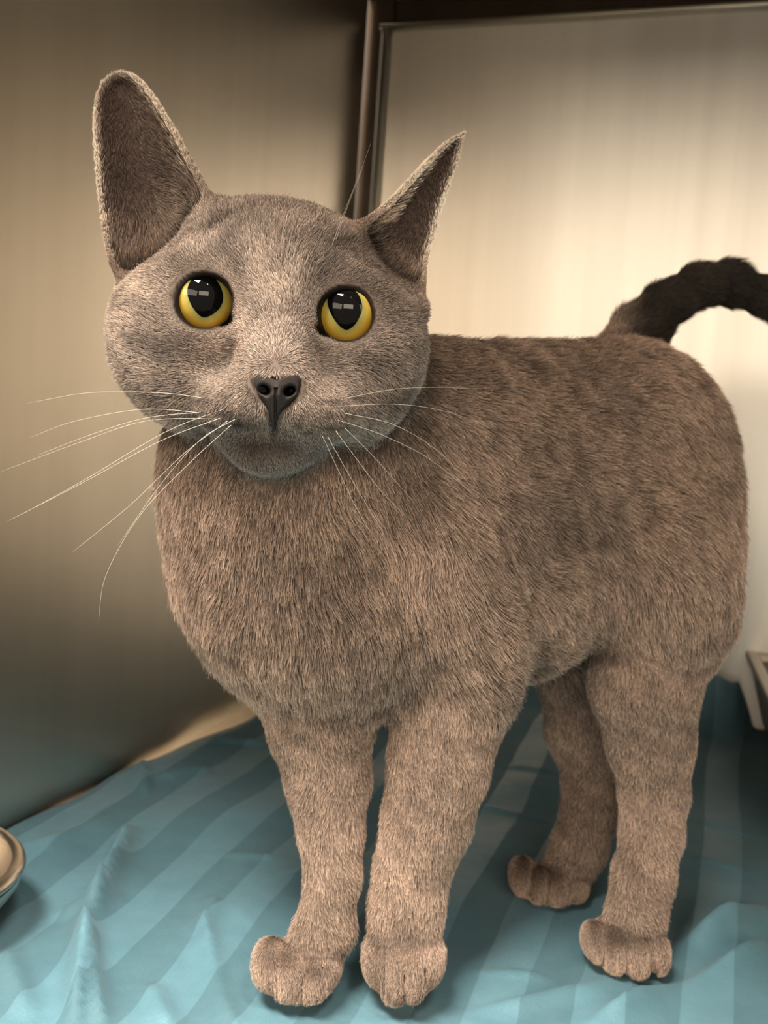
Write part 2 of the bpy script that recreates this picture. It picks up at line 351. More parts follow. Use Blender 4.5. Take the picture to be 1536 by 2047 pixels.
# near hind leg: stifle against the belly, hock at the back, upright shank
C([(1310, 1230, 49.0, 130), (1290, 1370, 48.4, 98), (1300, 1480, 48.6, 76), (1308, 1580, 48.9, 60)], LEG, .9)
C([(1308, 1580, 48.9, 60), (1303, 1660, 48.6, 54), (1288, 1750, 47.5, 51), (1272, 1830, 46.8, 58)], LEG, .6)
E(1255, 1880, 46.5, 76, 44, 1.7, PAW, .4, rot=8)
for x, y, rx, ry, d in ((1190, 1880, 24, 34, 46.2), (1226, 1897, 29, 41, 45.7), (1271, 1908, 30, 40, 45.6), (1313, 1900, 22, 40, 45.9)):
    E(x, y, d, rx, ry, 1.25, PAW, .15)
for x, y, d, ln in ((1207, 1893, 45.2, 34), (1249, 1905, 45.0, 40), (1294, 1905, 45.1, 38)): E(x, y, d, 3.8, ln, .95, PAW, .10, cut=True)
# far hind leg
C([(1185, 1330, 53.6, 108), (1180, 1450, 53.2, 80), (1188, 1550, 53.6, 58)], LEG, .9)
C([(1188, 1550, 53.6, 58), (1180, 1620, 53.6, 50), (1160, 1690, 53.0, 47), (1135, 1745, 52.6, 46)], LEG, .6)
E(1105, 1765, 52.4, 62, 34, 1.6, PAW, .4, rot=8)
for x, y, rx, ry, d in ((1045, 1750, 26, 36, 52.2), (1072, 1766, 26, 34, 51.8), (1110, 1775, 28, 30, 51.7), (1150, 1768, 24, 30, 52.2)):
    E(x, y, d, rx, ry, 1.2, PAW, .15)
for x, y, d, ln in ((1061, 1765, 51.3, 26), (1092, 1776, 51.2, 24), (1130, 1778, 51.4, 22)): E(x, y, d, 3.4, ln, .85, PAW, .10, cut=True)
# tail lifted and curling out of the picture
C([(1235, 760, 54.6, 85), (1278, 668, 55.2, 50), (1328, 610, 55.8, 38), (1395, 572, 56.6, 35), (1460, 566, 57.4, 34), (1525, 590, 58.0, 28), (1585, 640, 58.4, 25), (1625, 710, 58.6, 22), (1640, 780, 58.6, 13)], TAIL, .6)
# head
E(545, 590, 39.8, 232, 150, 3.6, HEAD, .8, rot=5)
E(538, 660, 39.2, 268, 165, 3.4, HEAD, .8, rot=4)
E(555, 478, 39.9, 165, 70, 2.4, HEAD, .8, rot=6)
E(345, 690, 39.0, 118, 150, 2.8, HEAD, .9, rot=-14)
E(735, 715, 39.0, 112, 140, 2.8, HEAD, .9, rot=18)
C([(556, 525, 38.2, 98), (556, 640, 36.9, 78), (554, 735, 35.3, 60), (553, 775, 34.6, 50)], HEAD, .9)
E(412, 545, 37.7, 76, 42, 1.2, HEAD, .6, rot=-6); E(690, 572, 37.7, 74, 42, 1.2, HEAD, .6, rot=16)
E(400, 690, 37.4, 90, 70, 1.5, HEAD, .8); E(700, 710, 37.4, 86, 70, 1.5, HEAD, .8)
E(395, 785, 37.7, 85, 70, 1.5, HEAD, 1.2); E(705, 800, 37.7, 80, 70, 1.5, HEAD, 1.2)
E(482, 812, 36.0, 90, 60, 1.65, MUZ, 1.1, rot=-6); E(624, 822, 36.0, 86, 60, 1.65, MUZ, 1.1, rot=12)
E(545, 880, 37.5, 100, 58, 2.0, MUZ, .8)
E(540, 908, 36.9, 60, 32, 1.1, MUZ, .6)
E(548, 852, 33.7, 8, 26, .75, MUZ, .3, cut=True)                          # groove under the nose
E(553, 785, 33.6, 46, 36, 1.0, HEAD, .15, cut=True)                         # room for the nose leather
# ears: cupped sheets with real thickness
def spline(pts, n):
    pts = np.array(pts, float); t = np.linspace(0, 1, len(pts)); q = np.linspace(0, 1, n)
    out = []
    for c in range(pts.shape[1]):
        y = pts[:, c]; m = np.gradient(y, t); i = np.clip(np.searchsorted(t, q) - 1, 0, len(t) - 2); h = t[i + 1] - t[i]; s = (q - t[i]) / h
        out.append((2 * s**3 - 3 * s**2 + 1) * y[i] + (s**3 - 2 * s**2 + s) * h * m[i] + (-2 * s**3 + 3 * s**2) * y[i + 1] + (s**3 - s**2) * h * m[i + 1])
    return np.stack(out, 1)
EARS = []
def ear(outer, inner, cup, cupdir, rad, nu=56, nv=64):
    Lp, Rp = spline(outer, nv), spline(inner, nv); pts = []; uvs = []
    cd = np.array(cupdir, float); cd = VR * cd[0] + VD * cd[1] + VF * cd[2]
    for j in range(nv):
        a, b = at(*Lp[j]), at(*Rp[j]); v = j / (nv - 1); c = cup * (1 - v) ** .75 * (1 - .35 * (1 - v))
        for i in range(nu):
            u = -1 + 2 * i / (nu - 1); w = 1 - abs(u) ** 2.2
            pts.append((a + b) / 2 + (b - a) / 2 * u + cd * c * w); uvs.append((u, v))
    pts = np.array(pts, np.float32); uvs = np.array(uvs, np.float32)
    lo, hi = pts.min(0) - .7, pts.max(0) + .7; sl = region((lo + hi) / 2, (hi - lo) / 2); P = grid(sl).astype(np.float32); sh = P.shape[:3]; P = P.reshape(-1, 3)
    # distance to the sheet: coarse bins of sheet points, searched from nearby cells only
    d = np.full(len(P), 9., np.float32); kv = np.full(len(P), .28, np.float32); cell = .5
    key = lambda q: np.floor((q - lo) / cell).astype(int)
    kp = key(P); ks = key(pts); dims = kp.max(0) + 4; flat = lambda k: (k[:, 0] * dims[1] + k[:, 1]) * dims[2] + k[:, 2]
    fp = flat(kp); order = np.argsort(fp, kind='stable'); fs = fp[order]
    bins = {}
    for i, k in enumerate(map(tuple, ks)): bins.setdefault(k, []).append(i)
    near = {}
    for k, ids in bins.items():
        for dx in (-1, 0, 1):
            for dy in (-1, 0, 1):
                for dz in (-1, 0, 1): near.setdefault((k[0] + dx, k[1] + dy, k[2] + dz), []).extend(ids)
    for k, ids in near.items():
        f = (k[0] * dims[1] + k[1]) * dims[2] + k[2]; a, b = np.searchsorted(fs, f), np.searchsorted(fs, f, 'right')
        if b <= a: continue
        w = order[a:b]; S = pts[ids]
        dd = ((P[w] ** 2).sum(1)[:, None] + (S ** 2).sum(1)[None] - 2 * P[w] @ S.T); am = dd.argmin(1); S2 = S[am]
        kv[w] = .22 + .9 * np.clip(.42 - uvs[ids][am][:, 1], 0, .42) / .42
        d[w] = np.linalg.norm(P[w] - S2, axis=1) - rad * (1 - .25 * uvs[ids][am][:, 1])
    merge(sl, d.reshape(sh), kv.reshape(sh), EAR)
    EARS.append((pts, uvs, cd))
ear([(262, 590, 39.4), (222, 520, 39.2), (203, 405, 39.5), (193, 300, 39.9), (192, 225, 40.3), (206, 170, 40.6), (240, 147, 40.8)],
    [(440, 450, 38.0), (418, 390, 38.6), (375, 310, 39.4), (335, 240, 39.9), (303, 190, 40.3), (272, 157, 40.6), (240, 147, 40.8)], 2.7, (-.05, .0, 1.0), .125)
ear([(842, 610, 38.9), (846, 565, 39.3), (852, 515, 39.8), (872, 440, 40.5), (893, 375, 41.0), (912, 320, 41.3), (926, 268, 41.5)],
    [(690, 470, 38.0), (735, 440, 38.4), (782, 402, 39.0), (820, 362, 39.6), (858, 322, 40.3), (893, 288, 41.0), (926, 268, 41.5)], 2.6, (-.42, -.18, 1.0), .125)
# eye openings
EYES = [dict(c=(407, 600), d=37.6, R=1.22, op=(60, 58, 18)), dict(c=(692, 626), d=37.6, R=1.22, op=(57, 57, -18))]
for e in EYES:
    E(*e['c'], 36.0, e['op'][0] - 2, e['op'][1] - 2, 2.4, HEAD, .06, rot=e['op'][2], cut=True)
    e['pos'] = at(*e['c'], e['d'])
for x, y, a in ((453, 641, -38), (646, 662, 38)): E(x, y, 35.9, 17, 8, 1.1, HEAD, .08, rot=a, cut=True)
FLD[:, :, GZ < 0.0] = np.maximum(FLD[:, :, GZ < 0.0], 0.05)               # soles rest on the cloth

def surface_nets(f, lab):
    ins = f < 0; nx, ny, nz = f.shape
    cnt = np.zeros((nx - 1, ny - 1, nz - 1), np.int8)
    for a in (0, 1):
        for b in (0, 1):
            for c in (0, 1): cnt += ins[a:nx - 1 + a, b:ny - 1 + b, c:nz - 1 + c]
    I, J, K = np.nonzero((cnt > 0) & (cnt < 8)); n = len(I)
    vid = np.full(cnt.shape, -1, np.int32); vid[I, J, K] = np.arange(n)
    acc = np.zeros((n, 3)); num = np.zeros(n); cor = [(a, b, c) for a in (0, 1) for b in (0, 1) for c in (0, 1)]
    val = {c: f[I + c[0], J + c[1], K + c[2]] for c in cor}
    pos = {c: np.stack([GX[I + c[0]], GY[J + c[1]], GZ[K + c[2]]], 1) for c in cor}
    for c in cor:
        for ax in range(3):
            if c[ax]: continue
            e = list(c); e[ax] = 1; e = tuple(e); a, b = val[c], val[e]; m = (a < 0) != (b < 0)
            t = (a[m] / (a[m] - b[m]))[:, None]; acc[m] += pos[c][m] * (1 - t) + pos[e][m] * t; num[m] += 1
    V = acc / num[:, None]; Fs = []
    for ax in range(3):
        s0 = [slice(1, -1)] * 3; s1 = [slice(1, -1)] * 3; s0[ax] = slice(0, -1); s1[ax] = slice(1, None)
        A, B = ins[tuple(s0)], ins[tuple(s1)]; q = np.argwhere(A != B); fl = A[tuple(q.T)]
        off = [1, 1, 1]; off[ax] = 0; q = q + off; u, w = (ax + 1) % 3, (ax + 2) % 3
        def cell(du, dw):
            r = q.copy(); r[:, u] -= du; r[:, w] -= dw; return vid[r[:, 0], r[:, 1], r[:, 2]]
        quad = np.stack([cell(0, 0), cell(1, 0), cell(1, 1), cell(0, 1)], 1); quad[~fl] = quad[~fl][:, ::-1]; Fs.append(quad)
    Fs = np.concatenate(Fs); return V, Fs, lab[I, J, K]
V, Q, VL = surface_nets(FLD, LAB)
del FLD, LAB
# keep the one connected body
ed = np.concatenate([Q[:, [0, 1]], Q[:, [1, 2]], Q[:, [2, 3]], Q[:, [3, 0]]])
root_ = np.arange(len(V))
for _ in range(400):
    m = np.minimum(root_[ed[:, 0]], root_[ed[:, 1]]); r2 = root_.copy()
    np.minimum.at(r2, ed[:, 0], m); np.minimum.at(r2, ed[:, 1], m); r2 = r2[r2]
    if (r2 == root_).all(): break
    root_ = r2
big = np.bincount(root_).argmax(); keep = root_ == big; ren = np.cumsum(keep) - 1
Q = ren[Q[keep[Q[:, 0]]]]; V = V[keep]; VL = VL[keep]
ed = np.unique(np.sort(np.concatenate([Q[:, [0, 1]], Q[:, [1, 2]], Q[:, [2, 3]], Q[:, [3, 0]]]), 1), axis=0)
NV = len(V); deg = np.bincount(ed.ravel(), minlength=NV).astype(float)
def lap(X, it, lam=.5):
    X = X.copy().astype(float)
    for _ in range(it):
        Y = np.empty_like(X)
        for c in range(X.shape[1]):
            Y[:, c] = (np.bincount(ed[:, 0], X[ed[:, 1], c], NV) + np.bincount(ed[:, 1], X[ed[:, 0], c], NV)) / deg
        X += lam * (Y - X)
    return X
V = lap(V, 2, .5)
def vnormals():
    n = np.cross(V[Q[:, 2]] - V[Q[:, 0]], V[Q[:, 3]] - V[Q[:, 1]]); N = np.zeros_like(V)
    for k in range(4):
        for c in range(3): N[:, c] += np.bincount(Q[:, k], n[:, c], NV)
    return N / (np.linalg.norm(N, axis=1, keepdims=True) + 1e-9)
VN = vnormals()
PX, PY, PD = proj(V)
# where the skin is: inside of the ears, rims of the eyes, mouth with its lip shadow painted in
EARIN = np.zeros(NV); EARV = np.zeros(NV); EARU = np.zeros(NV)
for pts, uvs, cd in EARS:
    idx = np.nonzero((VL == EAR) | (VL == HEAD))[0]; lo, hi = pts.min(0) - .4, pts.max(0) + .4
    idx = idx[((V[idx] > lo) & (V[idx] < hi)).all(1)]
    for s in range(0, len(idx), 4000):
        w = idx[s:s + 4000]; dd = ((V[w][:, None] - pts[None, ::2]) ** 2).sum(-1); am = dd.argmin(1); dm = np.sqrt(dd.min(1)); u, v = uvs[::2][am].T
        ok = dm < .45; EARV[w] = np.where(ok, v, EARV[w]); EARU[w] = np.where(ok, u, EARU[w])
        EARIN[w] = np.maximum(EARIN[w], ok * (VN[w] @ cd < -.15) * (np.abs(u) < .93))
EARIN = lap((EARIN * np.clip((EARV - .04) / .22, 0, 1))[:, None], 4)[:, 0]
EYED = np.full(NV, 9.); hd_ = (VL == HEAD) | (VL == MUZ)
for e in EYES:
    a = math.radians(e['op'][2]); dx, dy = PX - e['c'][0], PY - e['c'][1]
    x, y = dx * math.cos(a) + dy * math.sin(a), -dx * math.sin(a) + dy * math.cos(a)
    r = np.sqrt((x / e['op'][0]) ** 2 + (y / e['op'][1]) ** 2); r = np.where((PD < 39) & (VL != EAR), r, 9); EYED = np.minimum(EYED, r)
def in_poly(x, y, poly):
    c = np.zeros(len(x), bool); n = len(poly)
    for i in range(n):
        (x0, y0), (x1, y1) = poly[i], poly[i - 1]
        c ^= ((y0 > y) != (y1 > y)) & (x < (x1 - x0) * (y - y0) / (y1 - y0 + 1e-9) + x0)
    return c
for x0, y0, a in ((453, 641, -38), (646, 662, 38)):
    a = math.radians(a); dx, dy = PX - x0, PY - y0; x, y = dx * math.cos(a) + dy * math.sin(a), -dx * math.sin(a) + dy * math.cos(a)
    EYED = np.minimum(EYED, np.where((PD < 39) & hd_ , .80 + .22 * np.sqrt((x / 17) ** 2 + (y / 9) ** 2), 9))
NOSE_OUT = [(497, 757), (503, 748), (515, 744), (530, 745), (543, 752), (553, 757), (563, 753), (578, 746), (592, 746), (604, 752), (608, 762), (606, 775), (598, 789), (588, 800), (574, 814), (563, 827), (556, 840), (551, 858), (546, 858), (541, 842), (536, 828), (530, 814), (523, 799), (513, 786), (502, 772)]
NOSEM = in_poly(PX, PY, [(553 + (x - 553) * .95, 790 + (y - 790) * .95) for x, y in NOSE_OUT]) & (PD < 36)
MOUTH_SHADE = np.exp(-((PY - (886 + (PX - 540) * .06 + .0011 * (PX - 540) ** 2)) / 21) ** 2) * np.clip(1.35 - np.abs(PX - 537) / 85, 0, 1) * (PD < 39) * ((VL == MUZ) | (VL == HEAD))  # painted band: dark mouth hair plus the shadow at the lower lip

# ---- body mesh object
cat = bpy.data.objects.new('cat', None); COL.objects.link(cat)
base_ = (ground(690, 1960) + ground(1170, 1860)) / 2; cat.location = (base_[0] * .01, base_[1] * .01, 0); CATO = np.array([base_[0], base_[1], 0])
tag(cat, 'short-haired grey cat with wide yellow eyes standing on the teal sheet', 'cat')
bpy.context.view_layer.update()
def cpart(name, V_, F_, mat, parent=None, smooth=True):
    o = mesh(name, np.asarray(V_) - CATO, F_, mat, parent or cat, smooth); return o
FUR = np.array([0.44, 0.328, 0.264]); TAIL_SHADE = np.array([0.045, 0.036, 0.028])
skin = np.tile(FUR * .38, (NV, 1))
mixc = lambda c, w: skin * (1 - w[:, None]) + np.array(c) * w[:, None]
tailw = np.clip(lap((VL == TAIL).astype(float)[:, None], 12)[:, 0], 0, 1)
skin = mixc(TAIL_SHADE * .7, tailw * np.clip((PX - 1215) / 60, 0, 1))  # tail skin blackened: shade under the cage roof put into the colour
skin = mixc((0.105, 0.068, 0.060), np.clip(EARIN * 1.2, 0, 1) * .9)
skin = mixc((0.012, 0.008, 0.006), np.clip((1.07 - EYED) / .05, 0, 1))
skin = mixc((0.05, 0.035, 0.028), MOUTH_SHADE * .9)
skin = mixc((0.035, 0.028, 0.026), NOSEM * 1.0)
def body_material():
    m, N, L, b = newmat('cat_skin'); a = N.new('ShaderNodeAttribute'); a.attribute_name = 'Col'
    n = noise(N, L, 120, mapping=(1, 1, 1)); mx = N.new('ShaderNodeMix'); mx.data_type = 'RGBA'; mx.blend_type = 'MULTIPLY'; mx.inputs[0].default_value = .5
    r = ramp(N, L, n.outputs['Fac'], [(.3, (.6, .6, .6)), (.7, (1.2, 1.2, 1.2))]); L.new(a.outputs['Color'], mx.inputs[6]); L.new(r.outputs[0], mx.inputs[7])
    L.new(mx.outputs[2], b.inputs['Base Color']); sv(b, 'Roughness', .75); sv(b, 'Specular IOR Level', .2); return m
body = cpart('body', V, Q, body_material())
ca = body.data.color_attributes.new('Col', 'FLOAT_COLOR', 'POINT'); ca.data.foreach_set('color', np.c_[skin, np.ones(NV)].astype(np.float32).ravel())

def sines(P, f, seed, n=6):
    r = np.random.default_rng(seed); out = np.zeros(len(P))
    for _ in range(n):
        k = r.normal(size=3); k *= f * r.uniform(.6, 1.5) / np.linalg.norm(k); out += np.sin(P @ k + r.uniform(0, 6.28))
    return out / math.sqrt(n / 2)
# ---- coat: direction, length, colour per vertex
px2 = lambda x, y, z=0: VR * x + VD * y + VF * z
flow = np.zeros((NV, 3))
RB = [  # pixel, depth -> direction (right, down, away)
    (580, 1000, 40, 0, 1, .1), (420, 1050, 41, -.25, 1, .2), (740, 1020, 41, .25, 1, .3), (560, 1250, 40, 0, 1, .1), (450, 1300, 41, .1, 1, .2), (700, 1300, 41, .1, 1, .3),
    (850, 1000, 43, .55, .8, .5), (900, 1200, 42, .5, .8, .5), (880, 800, 45, 1, .35, .8), (980, 800, 46, 1, .25, .8), (1050, 1000, 46, 1, .35, .8), (1050, 1200, 46, 1, .45, .8),
    (1200, 800, 49, 1, .3, .7), (1200, 1000, 48, 1, .4, .6), (1150, 1280, 49, .8, .6, .5), (1330, 850, 50, .8, .6, .4), (1400, 1000, 49, .55, .85, .2), (1300, 1200, 47, .2, 1, .0), (1420, 1200, 50, .1, 1, .2),
    (1100, 680, 50, 1, .05, .8), (1300, 690, 53, .9, .3, .5), (1000, 660, 52, 1, 0, .8)]
rp = np.array([at(*r[:3]) for r in RB]); rd = np.array([px2(*r[3:]) / np.linalg.norm(r[3:]) for r in RB])
for s in range(0, NV, 20000):
    d2 = ((V[s:s + 20000, None] - rp[None]) ** 2).sum(-1); w = 1 / (d2 + 2.0) ** 2; flow[s:s + 20000] = (w @ rd) / w.sum(1, keepdims=True)
leg = (VL == LEG) | (VL == PAW); flow[leg] = px2(.05, 1, 0)
pw = VL == PAW; flow[pw] = px2(-.1, .75, -.55)
tl = VL == TAIL; tp = np.array([at(*p) for p in [(1278, 668, 55.2), (1328, 610, 55.8), (1395, 572, 56.6), (1460, 566, 57.4), (1525, 590, 58.0), (1585, 640, 58.4)]])
if tl.any():
    k = np.clip(((V[tl][:, None] - tp[None]) ** 2).sum(-1).argmin(1), 0, 4); flow[tl] = tp[k + 1] - tp[k]
hd = (VL == HEAD) | (VL == MUZ)
src = at(553, 742, 34.4); q = V[hd] - src; q /= np.linalg.norm(q, axis=1, keepdims=True); flow[hd] = q + .25 * px2(0, .15, 1)
muz = VL == MUZ; q = V[muz] - at(550, 800, 33.8); q /= np.linalg.norm(q, axis=1, keepdims=True); flow[muz] = q + px2(0, .45, .3)
er = VL == EAR
flow[er & (PX < 500)] = px2(-.25, -1, .1); flow[er & (PX >= 500)] = px2(.45, -.9, .3)
tuft = (EARIN > .3) & (EARU > .15) & (EARV < .75)
flow[tuft & (PX < 500)] = px2(-.9, -.5, -.2); flow[tuft & (PX >= 500)] = px2(.9, -.35, -.2)
flow /= np.linalg.norm(flow, axis=1, keepdims=True) + 1e-9
flow = lap(flow, 40); flow -= VN * (flow * VN).sum(1, keepdims=True); flow /= np.linalg.norm(flow, axis=1, keepdims=True) + 1e-6
LEN = np.array([.85, .45, .18, .50, .28, .80, .28])[VL]
NECK = (VL == TORSO) & (PY < 1000) & (PX < 800); LEN[NECK] = .7
LEN = lap(LEN[:, None], 45)[:, 0]
near_nose = np.linalg.norm(V - at(553, 740, 34.4), axis=1); LEN *= np.where(hd, np.clip(.45 + near_nose / 7, .45, 1.1), 1)
LEN *= np.clip((EYED - .95) / 1.1 + .15, .15, 1); LEN *= 1 - .15 * MOUTH_SHADE
LEN = np.where(EARIN > .3, .36 * (1 - .4 * EARV) + .45 * np.clip(.32 - EARV, 0, .3) / .3, LEN)
LEN = LEN + .40 * tuft * np.clip((.75 - EARV) / .5, 0, 1) * np.clip(EARU, 0, 1)
DEN = np.array([330, 950, 900, 620, 1000, 420, 1050], float)[VL]
DEN = lap(DEN[:, None], 10)[:, 0]
DEN[EYED < 1.02] = 0; DEN[NOSEM] = 0
DEN = np.where(EARIN > .3, 190 + 500 * np.clip(.3 - EARV, 0, .3) / .3, DEN)
toc = np.array([0, 0, CH]) - V; toc /= np.linalg.norm(toc, axis=1, keepdims=True); face = (toc * VN).sum(1)
DEN *= np.where(face < -.35, .35, 1.0) * np.where(V[:, 2] < .15, .2, 1)
DEN *= HAIR_DENSITY
hcol = np.tile(FUR, (NV, 1)); hm = lambda c, w: hcol * (1 - w[:, None]) + np.array(c) * w[:, None]
hcol = hm(TAIL_SHADE, tailw * np.clip((PX - 1215) / 60, 0, 1))  # tail hair blackened too, its shade painted in
hcol = hm((0.20, 0.155, 0.135), np.clip(EARIN * 1.2, 0, 1) * .7)
hcol = hm((0.50, 0.41, 0.35), tuft * .6 * rng.random(NV))
hcol = hm((0.085, 0.06, 0.048), MOUTH_SHADE * .85)
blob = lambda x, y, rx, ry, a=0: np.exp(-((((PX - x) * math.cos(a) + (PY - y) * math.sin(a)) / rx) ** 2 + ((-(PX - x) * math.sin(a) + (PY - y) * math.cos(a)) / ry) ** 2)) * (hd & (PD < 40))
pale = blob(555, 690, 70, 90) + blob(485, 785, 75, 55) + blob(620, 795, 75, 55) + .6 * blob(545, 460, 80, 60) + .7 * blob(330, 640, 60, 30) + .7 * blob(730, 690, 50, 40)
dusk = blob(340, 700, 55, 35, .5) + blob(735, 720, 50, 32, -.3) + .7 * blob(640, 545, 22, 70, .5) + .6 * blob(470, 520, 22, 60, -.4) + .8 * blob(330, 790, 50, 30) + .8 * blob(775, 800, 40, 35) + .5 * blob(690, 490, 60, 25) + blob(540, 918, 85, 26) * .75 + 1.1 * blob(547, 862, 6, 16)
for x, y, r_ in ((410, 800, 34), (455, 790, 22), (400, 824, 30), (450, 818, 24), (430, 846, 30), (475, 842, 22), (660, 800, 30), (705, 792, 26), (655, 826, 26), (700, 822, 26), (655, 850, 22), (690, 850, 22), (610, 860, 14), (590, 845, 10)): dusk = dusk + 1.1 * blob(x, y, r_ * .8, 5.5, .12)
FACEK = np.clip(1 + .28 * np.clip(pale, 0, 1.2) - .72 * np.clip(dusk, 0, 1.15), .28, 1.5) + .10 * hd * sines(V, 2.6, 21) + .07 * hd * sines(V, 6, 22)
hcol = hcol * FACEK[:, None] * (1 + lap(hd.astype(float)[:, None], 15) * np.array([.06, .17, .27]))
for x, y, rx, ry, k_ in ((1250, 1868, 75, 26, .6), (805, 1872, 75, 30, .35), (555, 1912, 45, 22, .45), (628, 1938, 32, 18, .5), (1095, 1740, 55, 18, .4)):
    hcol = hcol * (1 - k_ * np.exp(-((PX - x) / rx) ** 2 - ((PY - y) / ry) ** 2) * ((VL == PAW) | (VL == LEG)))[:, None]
hcol = hm((0.07, 0.055, 0.045), np.clip((1.14 - EYED) / .12, 0, 1) * .85)
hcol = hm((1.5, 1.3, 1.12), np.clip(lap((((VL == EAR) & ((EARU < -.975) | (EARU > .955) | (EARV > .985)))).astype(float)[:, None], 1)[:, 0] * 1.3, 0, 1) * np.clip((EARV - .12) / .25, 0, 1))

def build_fur():
    T = np.concatenate([Q[:, [0, 1, 2]], Q[:, [0, 2, 3]]]); a, b, c = V[T[:, 0]], V[T[:, 1]], V[T[:, 2]]
    ar = .5 * np.linalg.norm(np.cross(b - a, c - a), axis=1); ex = ar * DEN[T].min(1)
    n = np.floor(ex + rng.random(len(ex))).astype(int); ti = np.repeat(np.arange(len(T)), n); m = len(ti)
    u, v = rng.random(m), rng.random(m); fl = u + v > 1; u[fl], v[fl] = 1 - u[fl], 1 - v[fl]; w = np.stack([1 - u - v, u, v], 1)
    I = T[ti]; ip = lambda X: (X[I] * w[..., None]).sum(1) if X.ndim > 1 else (X[I] * w).sum(1)
    P, N_, Fl, Ln, Cl, ein = ip(V), ip(VN), ip(flow), ip(LEN), ip(hcol), ip(EARIN)
    nr = lambda X: X / (np.linalg.norm(X, axis=1, keepdims=True) + 1e-9)
    N_, Fl = nr(N_), nr(Fl); B = np.cross(N_, Fl)
    sw = .17 * sines(P, 1.2, 1) + .11 * sines(P, 5.0, 2) + rng.normal(0, .13, m)
    am = np.clip((Ln - .3) / .5, .1, 1); lift = .36 + .07 * am * sines(P, 2.2, 3) + .09 * am * sines(P, 6.5, 4) + rng.normal(0, .10, m); lift = np.clip(lift, .12, 1.0) + .35 * (ein > .3)
    D = Fl * np.cos(sw)[:, None] + B * np.sin(sw)[:, None]
    d0 = nr(D * np.cos(lift)[:, None] + N_ * np.sin(lift)[:, None]); d1 = nr(D * np.cos(lift * .45)[:, None] + N_ * np.sin(lift * .45)[:, None] + np.array([0, 0, -.10]) + rng.normal(0, .08, (m, 3)))
    ln = Ln * rng.uniform(.55, 1.25, m) * (1 + .05 * sines(P, 3.0, 5)); ln = np.maximum(ln, .05)
    K = 4; tt = np.linspace(0, 1, K); pts = np.empty((m, K, 3))
    for j, t in enumerate(tt): pts[:, j] = P + ln[:, None] * (d0 * (t - .5 * t * t) + d1 * (.5 * t * t)) - N_ * .015
    rad0 = np.where(Ln > .6, .0090, np.where(Ln > .40, .0082, .0072)) * rng.uniform(.7, 1.2, m)
    rads = rad0[:, None] * np.array([1.0, .95, .7, .12])[None]
    shade = np.clip(1 + .09 * sines(P, .9, 8) + .07 * sines(P, 4.5, 9) + rng.normal(0, .24, m), .4, 2.2)
    Cl = np.clip(Cl * shade[:, None], 0, 1.6)
    white = rng.random(m) < .03; Cl[white & (Ln > .3)] *= 1.5
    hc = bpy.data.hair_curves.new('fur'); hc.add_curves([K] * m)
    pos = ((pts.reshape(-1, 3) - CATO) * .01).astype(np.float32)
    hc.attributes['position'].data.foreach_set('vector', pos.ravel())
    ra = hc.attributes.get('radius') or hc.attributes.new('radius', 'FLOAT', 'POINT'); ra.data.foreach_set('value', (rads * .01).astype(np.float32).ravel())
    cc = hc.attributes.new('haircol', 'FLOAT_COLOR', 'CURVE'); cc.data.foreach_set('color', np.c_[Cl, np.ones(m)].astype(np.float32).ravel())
    M_, N, L, b = newmat('cat_fur')
    at_ = N.new('ShaderNodeAttribute'); at_.attribute_name = 'haircol'
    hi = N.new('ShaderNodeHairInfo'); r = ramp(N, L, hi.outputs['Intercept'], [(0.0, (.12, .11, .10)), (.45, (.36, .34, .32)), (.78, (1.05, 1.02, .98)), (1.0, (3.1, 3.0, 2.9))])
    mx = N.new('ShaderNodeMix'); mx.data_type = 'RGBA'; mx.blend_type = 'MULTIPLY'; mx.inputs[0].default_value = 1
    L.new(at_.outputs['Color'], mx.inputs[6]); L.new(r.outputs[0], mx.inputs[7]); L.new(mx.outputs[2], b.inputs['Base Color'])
    sv(b, 'Roughness', .5); sv(b, 'Specular IOR Level', .35)
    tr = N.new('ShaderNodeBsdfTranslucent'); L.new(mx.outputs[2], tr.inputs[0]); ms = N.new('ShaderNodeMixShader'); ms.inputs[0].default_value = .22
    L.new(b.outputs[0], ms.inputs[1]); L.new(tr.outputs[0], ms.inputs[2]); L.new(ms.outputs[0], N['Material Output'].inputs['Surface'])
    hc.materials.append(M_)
    o = bpy.data.objects.new('fur', hc); COL.objects.link(o); o.parent = cat; tag(o, kind='stuff')
    print('hairs', m, 'verts', NV)
build_fur()

